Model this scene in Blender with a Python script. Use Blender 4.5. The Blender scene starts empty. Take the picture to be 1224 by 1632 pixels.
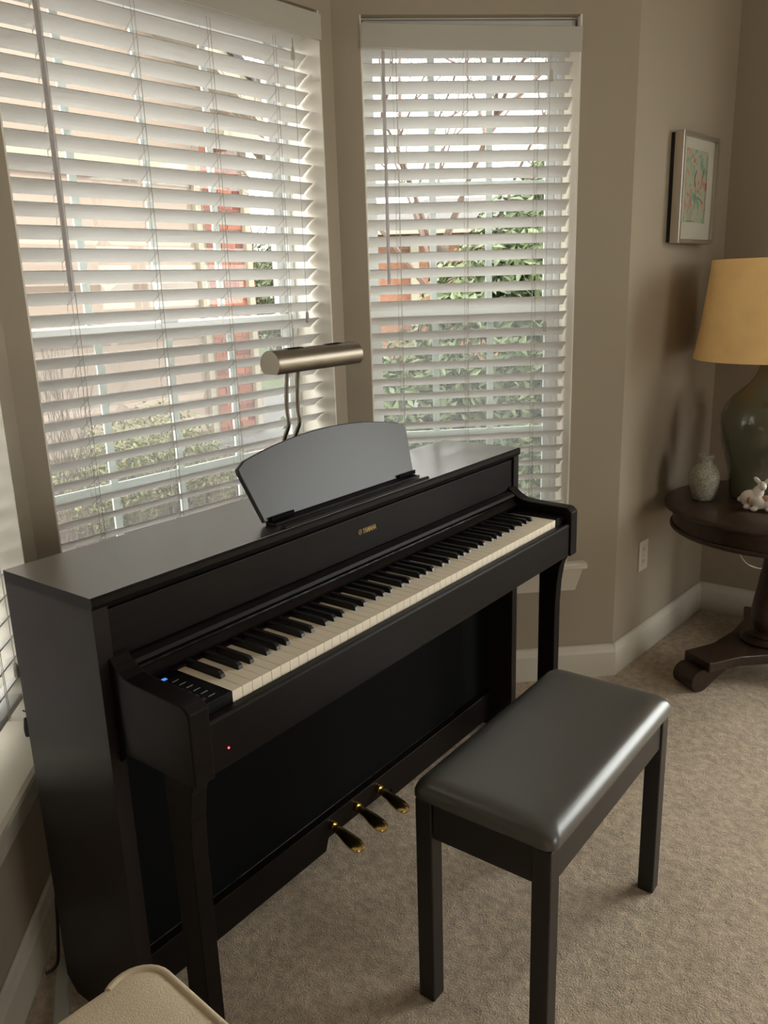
import bpy, bmesh, math, random
from mathutils import Vector, Matrix
random.seed(7)
S = bpy.context.scene
COL = S.collection

# ------------------------------------------------------------------ camera
CP = Vector((-0.7133, -1.4257, 1.4053)); YAW, PIT, ROL, FPX = 0.91513, 0.26668, -0.03166, 1325.25
fw = Vector((math.sin(YAW)*math.cos(PIT), math.cos(YAW)*math.cos(PIT), -math.sin(PIT)))
r0 = Vector((math.cos(YAW), -math.sin(YAW), 0)); u0 = r0.cross(fw)
rt = r0*math.cos(ROL) + u0*math.sin(ROL); up = rt.cross(fw)
cd = bpy.data.cameras.new('camera'); cam = bpy.data.objects.new('camera', cd); COL.objects.link(cam)
M = Matrix((rt, up, -fw)).transposed().to_4x4(); M.translation = CP; cam.matrix_world = M
cd.sensor_fit = 'VERTICAL'; cd.sensor_height = 36; cd.sensor_width = 27; cd.lens = FPX/1632*36
cd.clip_start = 0.02; cd.clip_end = 200
S.camera = cam

# ------------------------------------------------------------------ world, exposure
SKY = 5.0
w = bpy.data.worlds.new('overcast'); S.world = w; w.use_nodes = True
bg = w.node_tree.nodes['Background']; bg.inputs[0].default_value = (1.0, 0.975, 0.945, 1); bg.inputs[1].default_value = SKY
vs = S.view_settings
vs.view_transform = 'Standard'; vs.look = 'None'; vs.gamma = 1; vs.use_curve_mapping = False; vs.exposure = 0.92
S.cycles.diffuse_bounces = 6; S.cycles.transparent_max_bounces = 24

# ------------------------------------------------------------------ room plan (world axes = piano axes)
TH = -0.03896
c1 = Vector((1.366, 0.311, 0))
def LW(u, v, z=0.0):
    return Vector((c1.x + u*math.cos(TH) - v*math.sin(TH), c1.y + u*math.sin(TH) + v*math.cos(TH), z))
sd = 0.93/math.sqrt(2)
c0 = LW(-1.105, 0); cm = LW(-1.105-sd, -sd); c2 = LW(sd, -sd)
c3 = Vector((2.809, -0.4345, 0)); c4 = c3 + Vector((-0.06, -4.4, 0)); c5 = Vector((-2.7, -4.75, 0)); c6 = Vector((-2.7, cm.y + 0.06, 0))
CEIL = 2.75; WT = 0.22
ZS, ZT = 0.425, 2.165          # window openings: sill and head
WIN = {'center': (c0, c1, 0.060, 1.052), 'right': (c1, c2, 0.083, 0.750), 'left': (cm, c0, 0.180, 0.847), 'end': (c3, c4, 0.85, 3.05), 'rear_fill': (c4, c5, 1.8, 2.9)}
def frame_of(A, B):
    t = (B-A).normalized(); return A, math.atan2(t.y, t.x)

def add_portal(key, z0, z1):
    A, B, a0, a1 = WIN[key]; o, ang = frame_of(A, B)
    ld = bpy.data.lights.new('daylight_portal_'+key, 'AREA'); ld.shape = 'RECTANGLE'; ld.size = a1-a0; ld.size_y = z1-z0
    ld.cycles.is_portal = True
    ob = bpy.data.objects.new('daylight_portal_'+key, ld); COL.objects.link(ob)
    t = (B-A).normalized(); n = Vector((-t.y, t.x, 0))
    ob.location = A + t*(a0+a1)/2 + n*0.235 + Vector((0, 0, (z0+z1)/2))
    ob.matrix_world = Matrix.Translation(ob.location) @ Matrix((t, Vector((0, 0, 1)), n)).transposed().to_4x4()
for k in WIN: add_portal(k, 0.08 if k == 'end' else ZS, 2.30 if k == 'end' else ZT)

# ------------------------------------------------------------------ materials
MATS = {}
def mat(name, col, rough=0.6, metal=0.0, spec=0.5, var=0.0, vscale=6.0, bump=0.0, bscale=60.0, stretch=(1, 1, 1), coat=0.0, emit=None, estr=0.0, sheen=0.0, col2=None):
    if name in MATS: return MATS[name]
    m = bpy.data.materials.new(name); m.use_nodes = True; nt = m.node_tree; b = nt.nodes['Principled BSDF']
    b.inputs['Base Color'].default_value = (*col, 1); b.inputs['Roughness'].default_value = rough; b.inputs['Metallic'].default_value = metal
    b.inputs['Specular IOR Level'].default_value = spec; b.inputs['Coat Weight'].default_value = coat; b.inputs['Sheen Weight'].default_value = sheen
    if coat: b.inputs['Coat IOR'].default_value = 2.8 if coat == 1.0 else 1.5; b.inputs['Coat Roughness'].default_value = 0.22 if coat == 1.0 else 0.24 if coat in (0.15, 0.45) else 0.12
    if emit: b.inputs['Emission Color'].default_value = (*emit, 1); b.inputs['Emission Strength'].default_value = estr
    tc = nt.nodes.new('ShaderNodeTexCoord'); mp = nt.nodes.new('ShaderNodeMapping'); mp.inputs['Scale'].default_value = stretch
    nt.links.new(tc.outputs['Object'], mp.inputs['Vector'])
    if var > 0 or col2:
        nz = nt.nodes.new('ShaderNodeTexNoise'); nz.inputs['Scale'].default_value = vscale; nz.inputs['Detail'].default_value = 5
        nt.links.new(mp.outputs[0], nz.inputs['Vector'])
        cr = nt.nodes.new('ShaderNodeValToRGB'); e = cr.color_ramp.elements
        ca = col2 if col2 else tuple(c*(1-var) for c in col); cb = col if col2 else tuple(min(1, c*(1+var)) for c in col)
        e[0].position = 0.32; e[0].color = (*ca, 1); e[1].position = 0.68; e[1].color = (*cb, 1)
        nt.links.new(nz.outputs['Fac'], cr.inputs[0]); nt.links.new(cr.outputs[0], b.inputs['Base Color'])
    if bump > 0:
        n2 = nt.nodes.new('ShaderNodeTexNoise'); n2.inputs['Scale'].default_value = bscale; n2.inputs['Detail'].default_value = 4
        nt.links.new(mp.outputs[0], n2.inputs['Vector'])
        bp = nt.nodes.new('ShaderNodeBump'); bp.inputs['Strength'].default_value = bump; bp.inputs['Distance'].default_value = 0.004
        nt.links.new(n2.outputs['Fac'], bp.inputs['Height']); nt.links.new(bp.outputs[0], b.inputs['Normal'])
    MATS[name] = m; return m

def carpet_mat():
    m = mat('carpet', (0.50, 0.43, 0.365), 0.95, spec=0.1, sheen=0.15); nt = m.node_tree; b = nt.nodes['Principled BSDF']
    tc = nt.nodes.new('ShaderNodeTexCoord')
    def noise(s, d=4.0, rgh=0.6):
        n = nt.nodes.new('ShaderNodeTexNoise'); n.inputs['Scale'].default_value = s; n.inputs['Detail'].default_value = d; n.inputs['Roughness'].default_value = rgh
        nt.links.new(tc.outputs['Object'], n.inputs['Vector']); return n
    big, mid, fine = noise(4.5, 3), noise(38, 4), noise(260, 3)
    def ramp(n, a, c, p0=.35, p1=.65):
        r = nt.nodes.new('ShaderNodeValToRGB'); r.color_ramp.elements[0].position = p0; r.color_ramp.elements[1].position = p1
        r.color_ramp.elements[0].color = (*a, 1); r.color_ramp.elements[1].color = (*c, 1); nt.links.new(n.outputs['Fac'], r.inputs[0]); return r
    rb = ramp(mid, (0.62, 0.495, 0.36), (0.89, 0.715, 0.53)); rf = ramp(fine, (0.84, 0.84, 0.84), (1.12, 1.12, 1.12))
    rg = ramp(big, (0.93, 0.93, 0.93), (1.06, 1.06, 1.06))
    mx = nt.nodes.new('ShaderNodeMix'); mx.data_type = 'RGBA'; mx.blend_type = 'MULTIPLY'; mx.inputs[0].default_value = 1
    nt.links.new(rb.outputs[0], mx.inputs[6]); nt.links.new(rf.outputs[0], mx.inputs[7])
    m2 = nt.nodes.new('ShaderNodeMix'); m2.data_type = 'RGBA'; m2.blend_type = 'MULTIPLY'; m2.inputs[0].default_value = 1
    nt.links.new(mx.outputs[2], m2.inputs[6]); nt.links.new(rg.outputs[0], m2.inputs[7]); nt.links.new(m2.outputs[2], b.inputs['Base Color'])
    ad = nt.nodes.new('ShaderNodeMath'); ad.operation = 'MULTIPLY_ADD'; ad.inputs[1].default_value = 1.6
    nt.links.new(mid.outputs['Fac'], ad.inputs[0]); nt.links.new(fine.outputs['Fac'], ad.inputs[2])
    bp = nt.nodes.new('ShaderNodeBump'); bp.inputs['Strength'].default_value = 1.0; bp.inputs['Distance'].default_value = 0.012
    nt.links.new(ad.outputs[0], bp.inputs['Height']); nt.links.new(bp.outputs[0], b.inputs['Normal'])
    return m

def glass_mat(name='window_glass', tint=(0.96, 0.98, 0.97)):
    m = bpy.data.materials.new(name); m.use_nodes = True; nt = m.node_tree; nt.nodes.remove(nt.nodes['Principled BSDF'])
    out = nt.nodes['Material Output']; tr = nt.nodes.new('ShaderNodeBsdfTransparent'); tr.inputs[0].default_value = (*tint, 1)
    gl = nt.nodes.new('ShaderNodeBsdfGlossy'); gl.inputs['Roughness'].default_value = 0.02
    lw_ = nt.nodes.new('ShaderNodeLayerWeight'); lw_.inputs[0].default_value = 0.5
    pw = nt.nodes.new('ShaderNodeMath'); pw.operation = 'POWER'; pw.inputs[1].default_value = 5; nt.links.new(lw_.outputs['Facing'], pw.inputs[0])
    fr = nt.nodes.new('ShaderNodeMath'); fr.operation = 'MULTIPLY_ADD'; fr.inputs[1].default_value = 0.45; fr.inputs[2].default_value = 0.03; nt.links.new(pw.outputs[0], fr.inputs[0])
    mx = nt.nodes.new('ShaderNodeMixShader'); nt.links.new(fr.outputs[0], mx.inputs[0]); nt.links.new(tr.outputs[0], mx.inputs[1]); nt.links.new(gl.outputs[0], mx.inputs[2])
    nt.links.new(mx.outputs[0], out.inputs[0]); MATS[name] = m; return m
def screen_mat():
    m = bpy.data.materials.new('insect_screen'); m.use_nodes = True; nt = m.node_tree; b = nt.nodes['Principled BSDF']
    b = nt.nodes.new('ShaderNodeBsdfTranslucent'); b.inputs[0].default_value = (0.17, 0.175, 0.17, 1)
    tr = nt.nodes.new('ShaderNodeBsdfTransparent'); mx = nt.nodes.new('ShaderNodeMixShader'); mx.inputs[0].default_value = 0.20
    nt.links.new(tr.outputs[0], mx.inputs[1]); nt.links.new(b.outputs[0], mx.inputs[2]); nt.links.new(mx.outputs[0], nt.nodes['Material Output'].inputs[0]); return m

GLASS = glass_mat(); SCREEN = screen_mat()
WALL = mat('wall_paint', (0.355, 0.296, 0.222), 0.75, spec=0.3, bump=0.05, bscale=300)
CEILM = mat('ceiling_paint', (0.80, 0.77, 0.72), 0.9)
TRIM = mat('trim_white', (0.62, 0.565, 0.47), 0.45)
JAMB = mat('jamb_white', (0.80, 0.75, 0.66), 0.6)
VINYL = mat('window_vinyl', (0.74, 0.76, 0.76), 0.4)
SLAT = mat('slat_white', (0.66, 0.65, 0.63), 0.4, bump=0.03, bscale=40, stretch=(1, 20, 20))
VALA = mat('valance_shaded_white', (0.45, 0.415, 0.35), 0.5)  # same white as the slats, darkened for the dim room side
CORD = mat('cord_white', (0.50, 0.47, 0.43), 0.8)
WAND = mat('wand_grey', (0.50, 0.46, 0.46), 0.35)
CARPET = carpet_mat()
WOOD = mat('dark_rosewood', (0.007, 0.0045, 0.0036), 0.40, spec=0.14, var=0.25, vscale=9, stretch=(1, 12, 12), bump=0.02, bscale=90)
LIDW = mat('boosted_sheen_rosewood', (0.018, 0.012, 0.0105), 0.30, spec=1.0, coat=1.0, var=0.25, vscale=9, stretch=(1, 12, 12))  # same satin finish, coat raised so the lid reflects the window more brightly
SIDEW = mat('satin_side_rosewood', (0.017, 0.012, 0.011), 0.42, spec=0.15, coat=0.14)
RESTW = mat('music_rest_rosewood', (0.018, 0.014, 0.013), 0.34, spec=0.28, coat=0.15)
PBLACK = mat('piano_black', (0.0022, 0.0022, 0.0025), 0.7, spec=0.08)
PGLOSS = mat('panel_gloss_black', (0.008, 0.008, 0.009), 0.15)
IVORY = mat('ivory_key', (0.88, 0.78, 0.62), 0.38)
EBONY = mat('ebony_key', (0.012, 0.012, 0.013), 0.32)
FELT = mat('red_felt', (0.10, 0.02, 0.018), 0.95)
GOLD = mat('pedal_brass', (0.62, 0.44, 0.16), 0.16, metal=1.0)
GOLDP = mat('gold_print', (0.55, 0.36, 0.12), 0.4, metal=0.3)
NICKEL = mat('antique_nickel', (0.235, 0.20, 0.155), 0.36, metal=1.0, var=0.06, vscale=30, stretch=(1, 30, 30))
LEATHER = mat('black_leather', (0.056, 0.056, 0.052), 0.36, spec=0.9, coat=0.45, bump=0.05, bscale=240)
BENCHW = mat('bench_black_wood', (0.015, 0.013, 0.013), 0.36, spec=0.45)
MAHOG = mat('dark_mahogany', (0.036, 0.0185, 0.0115), 0.33, var=0.35, vscale=7, stretch=(1, 8, 8), bump=0.03, bscale=60)
SHADE = mat('mustard_fabric', (0.92, 0.60, 0.25), 0.85, bump=0.15, bscale=420, var=0.05, vscale=12)
CERAM = mat('white_ceramic', (0.70, 0.62, 0.54), 0.45, var=0.05, vscale=30)
CERAMB = mat('brown_patch_ceramic', (0.36, 0.22, 0.13), 0.5)
LINEN = mat('cream_linen', (0.84, 0.72, 0.53), 0.9, bump=0.6, bscale=700, var=0.07, vscale=350)
PIPING = mat('cream_piping', (0.68, 0.57, 0.41), 0.85, bump=0.3, bscale=700)
PLATE = mat('outlet_plastic', (0.66, 0.60, 0.50), 0.4)
BLACKP = mat('black_plastic', (0.01, 0.01, 0.01), 0.5)

# ------------------------------------------------------------------ mesh builder
def curve(pts, n=6):
    p = [Vector(q) for q in pts]; p = [p[0]*2-p[1]] + p + [p[-1]*2-p[-2]]; out = []
    for i in range(1, len(p)-2):
        for k in range(n):
            t = k/n; out.append(0.5*((2*p[i]) + (p[i+1]-p[i-1])*t + (2*p[i-1]-5*p[i]+4*p[i+1]-p[i+2])*t*t + (3*p[i]-p[i-1]-3*p[i+1]+p[i+2])*t**3))
    return out + [p[-2]]
class MB:
    def __init__(s): s.v, s.f = [], []
    def add(s, vs, fs):
        o = len(s.v); s.v += [Vector(v) for v in vs]; s.f += [tuple(i+o for i in f) for f in fs]; return s
    def box(s, x0, x1, y0, y1, z0, z1):
        return s.add([(x, y, z) for x in (x0, x1) for y in (y0, y1) for z in (z0, z1)],
                     [(0, 1, 3, 2), (4, 6, 7, 5), (0, 4, 5, 1), (2, 3, 7, 6), (0, 2, 6, 4), (1, 5, 7, 3)])
    def prism(s, pts, axis, a, b):
        # pts: 2D polygon; axis 0: (y,z) extruded along x; 1: (x,z) along y; 2: (x,y) along z
        def P(q, t): return {0: (t, q[0], q[1]), 1: (q[0], t, q[1]), 2: (q[0], q[1], t)}[axis]
        n = len(pts)
        return s.add([P(q, a) for q in pts] + [P(q, b) for q in pts],
                     [tuple(range(n)), tuple(range(2*n-1, n-1, -1))] + [(i, i+n, (i+1) % n + n, (i+1) % n) for i in range(n)])
    def tube(s, pts, r, n=8, cap=True):
        pts = [Vector(p) for p in pts]; rr = r if isinstance(r, (list, tuple)) else [r]*len(pts); vs = []; fs = []
        ref = Vector((0, 0, 1))
        for i, p in enumerate(pts):
            d = (pts[min(i+1, len(pts)-1)] - pts[max(i-1, 0)]).normalized()
            if abs(d.dot(ref)) > 0.95: ref = Vector((1, 0, 0)) if abs(d.x) < .9 else Vector((0, 1, 0))
            a = d.cross(ref).normalized(); b = d.cross(a)
            vs += [p + (a*math.cos(2*math.pi*k/n) + b*math.sin(2*math.pi*k/n))*rr[i] for k in range(n)]
        for i in range(len(pts)-1):
            fs += [(i*n+k, i*n+(k+1) % n, (i+1)*n+(k+1) % n, (i+1)*n+k) for k in range(n)]
        if cap: fs += [tuple(range(n-1, -1, -1)), tuple(range((len(pts)-1)*n, len(pts)*n))]
        return s.add(vs, fs)
    def lathe(s, prof, n=40, c=(0, 0, 0), close=False):
        vs = []; fs = []; m = len(prof)
        for k in range(n):
            a = 2*math.pi*k/n; vs += [(c[0]+r*math.cos(a), c[1]+r*math.sin(a), c[2]+z) for r, z in prof]
        for k in range(n):
            k2 = (k+1) % n
            for i in range(m if close else m-1): fs.append((k*m+i, k2*m+i, k2*m+(i+1) % m, k*m+(i+1) % m))
        return s.add(vs, fs)
    def ball(s, c, rx, ry, rz, n=16, m=10, rot=None):
        vs = []; fs = []; R = rot or Matrix.Identity(3); c = Vector(c)
        for i in range(m+1):
            t = math.pi*i/m
            for k in range(n):
                a = 2*math.pi*k/n; vs.append(c + R @ Vector((rx*math.sin(t)*math.cos(a), ry*math.sin(t)*math.sin(a), rz*math.cos(t))))
        for i in range(m): fs += [(i*n+k, (i+1)*n+k, (i+1)*n+(k+1) % n, i*n+(k+1) % n) for k in range(n)]
        return s.add(vs, fs)
    def mesh(s, name, m, off=None):
        me = bpy.data.meshes.new(name); o = Vector(off) if off is not None else Vector()
        me.from_pydata([v-o for v in s.v], [], s.f); me.materials.append(m); me.validate()
        bm = bmesh.new(); bm.from_mesh(me); bmesh.ops.remove_doubles(bm, verts=bm.verts, dist=1e-6); bmesh.ops.recalc_face_normals(bm, faces=bm.faces); bm.to_mesh(me); bm.free()
        return me

def link(name, me, parent=None, loc=(0, 0, 0), smooth=False, bevel=0.0, seg=2):
    ob = bpy.data.objects.new(name, me); COL.objects.link(ob); ob.location = loc
    if parent: ob.parent = parent
    if smooth:
        for p in me.polygons: p.use_smooth = True
        try: me.set_sharp_from_angle(angle=math.radians(38))
        except Exception: pass
    if bevel > 0:
        md = ob.modifiers.new('edge', 'BEVEL'); md.width = bevel; md.segments = seg; md.limit_method = 'ANGLE'; md.angle_limit = math.radians(40)
    return ob
def org_of(parent):
    v = Vector()
    while parent is not None:
        v = v + Vector(parent.get('_org', (0, 0, 0))) if '_org' in parent else v
        parent = parent.parent
    return v
def part(name, mb, m, parent, smooth=False, bevel=0.0, seg=2, label=None):
    """mesh of a thing whose Empty stands (unrotated) at parent location; coordinates are given in world"""
    o = Vector(parent.location); q = parent.parent
    while q is not None: o = o + Vector(q.location); q = q.parent
    ob = link(name, mb.mesh(name, m, o), parent, smooth=smooth, bevel=bevel, seg=seg)
    if label: ob['label'] = label
    return ob
def lpart(name, mb, m, parent, **k):
    """mesh given in the parent's local coordinates"""
    lab = k.pop('label', None); ob = link(name, mb.mesh(name, m), parent, **k)
    if lab: ob['label'] = lab
    return ob
def tag(o, label=None, cat=None, group=None, kind=None):
    if label: o['label'] = label
    if cat: o['category'] = cat
    if group: o['group'] = group
    if kind: o['kind'] = kind
    return o
def thing(name, loc, label=None, cat=None, rotz=0, group=None, kind=None):
    e = bpy.data.objects.new(name, None); COL.objects.link(e); e.empty_display_size = 0.05; e.location = loc; e.rotation_euler = (0, 0, rotz)
    return tag(e, label, cat, group, kind)
def solo(name, mb, m, loc, label, cat, smooth=False, bevel=0.0, seg=2, group=None):
    ob = link(name, mb.mesh(name, m, Vector(loc)), None, loc, smooth, bevel, seg); return tag(ob, label, cat, group)

# ------------------------------------------------------------------ room shell
def wall(name, A, B, holes=(), e0=0.0, e1=0.0, label=None):
    o, ang = frame_of(A, B); Lg = (B-A).length; mb = MB(); z0, z1 = -0.45, CEIL
    x = 0.0; q0, q1 = e0, 0.0
    for (a0, a1, h0, h1) in holes:
        mb.prism([(x, 0), (a0, 0), (a0, WT), (x-q0, WT)], 2, z0, z1); q0 = 0.0; mb.box(a0, a1, 0, WT, z0, h0); mb.box(a0, a1, 0, WT, h1, z1); x = a1
    if e1 >= WT: mb.box(x-q0, Lg+e1, 0, WT, z0, z1)
    else: mb.prism([(x, 0), (Lg, 0), (Lg+e1, WT), (x-q0, WT)], 2, z0, z1)      # mitred ends at the bay corners
    ob = link(name, mb.mesh(name, WALL), None, o); ob.rotation_euler = (0, 0, ang)
    return tag(ob, label, None, None, 'structure')
e = WT*math.tan(math.radians(22.5))
hole = lambda k: [(WIN[k][2], WIN[k][3], ZS, ZT)]
wall('wall_left', cm, c0, hole('left'), 0, e, 'taupe bay wall left of the piano')
wall('wall_center', c0, c1, hole('center'), e, e, 'taupe bay wall behind the piano')
wall('wall_right', c1, c2, hole('right'), e, 0, 'taupe bay wall with the narrow window')
wall('wall_picture', c2, c3, (), 0, WT, 'taupe wall carrying the framed picture')
wall('wall_end', c3, c4, [(0.85, 3.05, 0.06, 2.32)], 0, WT, 'taupe wall behind the round table')
wall('wall_rear', c4, c5, hole('rear_fill'), 0, WT, 'taupe wall behind the camera')
wall('wall_side', c5, c6, (), 0, WT, 'taupe wall beside the camera')
wall('wall_near', c6, cm, (), 0, 0, 'taupe wall left of the bay')
poly = [cm, c0, c1, c2, c3, c4, c5, c6]
fl = MB().prism([(q.x, q.y) for q in poly], 2, -0.12, 0.0)
tag(link('floor', fl.mesh('floor', CARPET)), 'beige cut pile carpet', None, None, 'structure')
cl = MB().prism([(q.x, q.y) for q in poly], 2, CEIL, CEIL+0.1)
tag(link('ceiling', cl.mesh('ceiling', CEILM)), 'plain pale ceiling', None, None, 'structure')
def baseboard(name, A, B, e0=0, e1=0):
    o, ang = frame_of(A, B); Lg = (B-A).length
    pr = [(-0.001, 0.0), (-0.017, 0.0), (-0.017, 0.092), (-0.013, 0.104), (-0.010, 0.118), (-0.004, 0.122), (-0.001, 0.122)]
    ob = link(name, MB().prism(pr, 0, -e0, Lg+e1).mesh(name, TRIM), None, o); ob.rotation_euler = (0, 0, ang); tag(ob, 'white baseboard', None, None, 'structure')
baseboard('baseboard_left', cm, c0, 0, -0.007); baseboard('baseboard_center', c0, c1, -0.007, -0.007); baseboard('baseboard_right', c1, c2, -0.007, 0.007)
baseboard('baseboard_picture', c2, c3, 0.007, -0.018); baseboard('baseboard_end', c3, c4, 0, 0); baseboard('baseboard_near', c6, cm, 0, 0.007)

# ------------------------------------------------------------------ windows
def window(name, key, cols, label, blindlabel=None):
    A, B, a0, a1 = WIN[key]; o, ang = frame_of(A, B)
    W = thing(name, o, label, None, ang, None, 'structure')
    j = 0.004
    jm = MB(); jm.box(a0, a0+j, 0, 0.215, ZS, ZT); jm.box(a1-j, a1, 0, 0.215, ZS, ZT); jm.box(a0+j, a1-j, 0.035, 0.215, ZT-j, ZT)
    lpart('jamb', jm, JAMB, W)
    lpart('sill', MB().prism([(0.21, ZS-0.001), (0.21, ZS+0.022), (-0.030, ZS+0.022), (-0.038, ZS+0.016), (-0.038, ZS+0.004), (-0.030, ZS-0.001)], 0, a0+0.013, a1-0.013), TRIM, W)
    hn = MB(); 
    for x0, x1 in ((a0-0.062, a0+0.013), (a1-0.013, a1+0.062)): hn.prism([(-0.001, ZS-0.001), (-0.001, ZS+0.022), (-0.030, ZS+0.022), (-0.038, ZS+0.016), (-0.038, ZS+0.004), (-0.030, ZS-0.001)], 0, x0, x1)
    lpart('sill_horn', hn, TRIM, W)
    ap = MB(); zt, zb = ZS-0.001, ZS-0.085
    v = [(a0-0.05, -0.026, zt), (a1+0.05, -0.026, zt), (a1+0.05, -0.001, zt), (a0-0.05, -0.001, zt), (a0-0.03, -0.008, zb), (a1+0.03, -0.008, zb), (a1+0.03, -0.001, zb), (a0-0.03, -0.001, zb)]
    ap.add(v, [(0, 1, 2, 3), (4, 7, 6, 5), (0, 4, 5, 1), (1, 5, 6, 2), (2, 6, 7, 3), (3, 7, 4, 0)]); lpart('apron', ap, TRIM, W)
    f0, f1 = a0+j, a1-j; zb, zt = ZS+0.022, ZT-j; fr = 0.016
    fm = MB(); fm.box(f0, f0+fr, .15, .212, zb, zt); fm.box(f1-fr, f1, .15, .212, zb, zt); fm.box(f0+fr, f1-fr, .15, .212, zb, zb+fr); fm.box(f0+fr, f1-fr, .15, .212, zt-fr, zt)
    lpart('frame', fm, VINYL, W, bevel=0.003)
    s0, s1 = f0+fr, f1-fr; zm = 1.305
    for nm, d0, d1, z0, z1 in (('lower_sash', .154, .177, zb+fr, zm+0.018), ('upper_sash', .180, .203, zm-0.018, zt-fr)):
        st, rl = 0.028, 0.038
        sm = MB(); sm.box(s0, s0+st, d0, d1, z0, z1); sm.box(s1-st, s1, d0, d1, z0, z1); sm.box(s0+st, s1-st, d0, d1, z0, z0+rl); sm.box(s0+st, s1-st, d0, d1, z1-rl, z1)
        sash = lpart(nm, sm, VINYL, W, bevel=0.003)
        g0, g1, h0, h1 = s0+st, s1-st, z0+rl, z1-rl; dm = (d0+d1)/2
        lpart('pane', MB().box(g0, g1, dm-0.0015, dm+0.0015, h0, h1), GLASS, sash)
        for k in range(1, cols):
            x = g0 + (g1-g0)*k/cols; lpart('muntin', MB().box(x-.011, x+.011, dm+.003, dm+.010, h0, h1), VINYL, sash)
        z = (h0+h1)/2; lpart('muntin', MB().box(g0, g1, dm+.0035, dm+.0095, z-.011, z+.011), VINYL, sash)
    lpart('insect_screen', MB().box(s0, s1, .2075, .208, zb+fr, zm), SCREEN, W)
    lk = MB().box((s0+s1)/2-.03, (s0+s1)/2+.03, .154, .168, zm+.018, zm+.032); lpart('sash_lock', lk, VINYL, W, bevel=0.003)
    return W
window('window_1', 'center', 4, 'wide white double hung window behind the piano')
window('window_2', 'right', 3, 'narrow white double hung window right of the piano')
window('window_3', 'left', 3, 'white double hung window at the left edge')
window('fill_window', 'rear_fill', 4, 'added white fill window behind the camera')  # unseen window added to fill the room from the camera side
def glass_door(key, z0, z1, n):
    A, B, a0, a1 = WIN[key]; o, ang = frame_of(A, B); W = thing('door_1', o, 'white sliding glass doors in the end wall', None, ang, None, 'structure')
    fm = MB(); fm.box(a0, a0+.05, .03, .14, z0, z1); fm.box(a1-.05, a1, .03, .14, z0, z1); fm.box(a0+.05, a1-.05, .03, .14, z1-.05, z1); fm.box(a0+.05, a1-.05, .03, .14, z0, z0+.04); lpart('frame', fm, VINYL, W)
    wd = (a1-a0-.10)/n
    for k in range(n):
        x0 = a0+.05+k*wd; x1 = x0+wd; d0 = .05+.03*(k % 2); sm = MB(); sm.box(x0, x0+.05, d0, d0+.025, z0+.04, z1-.05); sm.box(x1-.05, x1, d0, d0+.025, z0+.04, z1-.05); sm.box(x0+.05, x1-.05, d0, d0+.025, z0+.04, z0+.11); sm.box(x0+.05, x1-.05, d0, d0+.025, z1-.11, z1-.05)
        lf = lpart('sliding_panel', sm, VINYL, W); lpart('pane', MB().box(x0+.05, x1-.05, d0+.010, d0+.013, z0+.11, z1-.11), GLASS, lf)
        if k == 1: lpart('handle', MB().box(x0+.012, x0+.036, .045, .079, .95, 1.15), VINYL, lf, bevel=.004)
glass_door('end', 0.06, 2.32, 3)

SP = 0.0496
def blind(key, z0, n, ladders, wand, tassels, label, tilt=32.0, valz=(2.083, 2.150), valrot=0.0):
    A, B, a0, a1 = WIN[key]; o, ang = frame_of(A, B)
    W = thing('window_blind', o, label, 'blind', ang, 'slat blinds in the bay windows')
    b0, b1 = a0+0.010, a1-0.010
    va = lpart('valance', MB().box(a0+.001, a1-.001, -.012, .0, 0, valz[1]-valz[0]), VALA, W, bevel=0.003, loc=(0, 0, 0))
    va.location = (0, 0, valz[0])
    if valrot:
        va.rotation_euler = (0, valrot, 0); va.location = (0, 0, valz[0] + math.sin(valrot)*a0)
    lpart('headrail', MB().box(b0, b1, .030, .090, 2.118, 2.158), SLAT, W, bevel=0.003)
    t = math.radians(tilt); wd = 0.0505; prof = []
    N = 4
    for s_ in (1, -1):
        seq = range(N+1) if s_ > 0 else range(N, -1, -1)
        for i in seq:
            x = wd*i/N; crown = 0.0022*math.sin(math.pi*i/N); y = crown + s_*0.0016
            prof.append((x*math.cos(t)+y*math.sin(t), -x*math.sin(t)+y*math.cos(t)))
    me = MB().prism(prof, 0, b0, b1).mesh('slat', SLAT)
    for p in me.polygons: p.use_smooth = False
    for k in range(-1, n):
        s = link('slat', me, W, (0, .045, z0-k*SP))
        s.rotation_euler = (random.uniform(-.012, .012), random.uniform(-.0008, .0008), 0)
    zb = z0-n*SP-0.004
    lpart('bottom_rail', MB().box(b0, b1, .046, .092, zb-.008, zb+.008), SLAT, W, bevel=0.004)
    for a in ladders:
        lc = MB()
        lc.tube([(a, .0425, 2.085), (a, .0425, zb-.006)], 0.0009, 5); lc.tube([(a+.004, .0905, 2.085), (a+.004, .0905, zb-.006)], 0.0009, 5)
        for k in range(n):
            zz = z0-k*SP-.0035; lc.tube([(a, .0425, zz), (a+.004, .0905, zz-.028)], 0.0007, 4, False)
        lpart('ladder_cord', lc, CORD, W)
        lpart('lift_cord', MB().tube([(a-.012, .0410, 2.085), (a-.012, .0410, zb-.006)], 0.0007, 5), CORD, W)
    if wand:
        a, zt, zw = wand
        wd_ = lpart('tilt_wand', MB().tube([(a, .022, zt), (a, .022, zw)], .0060, 6), WAND, W)
        lpart('wand_hook', MB().tube([(a, .034, zt+.03), (a, .024, zt+.02), (a, .022, zt-.005)], .0018, 6), WAND, wd_)
    for a, zt in tassels:
        lpart('pull_cord', MB().tube([(a, .030, 2.085), (a, .030, zt+.015)], 0.0009, 5), CORD, W)
        lpart('tassel', MB().lathe([(0, .017), (.0035, .016), (.0055, .006), (.0062, -.014), (.005, -.017), (0, -.017)], 12, (a, .030, zt)), CORD, W, smooth=True)
    return W
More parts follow.
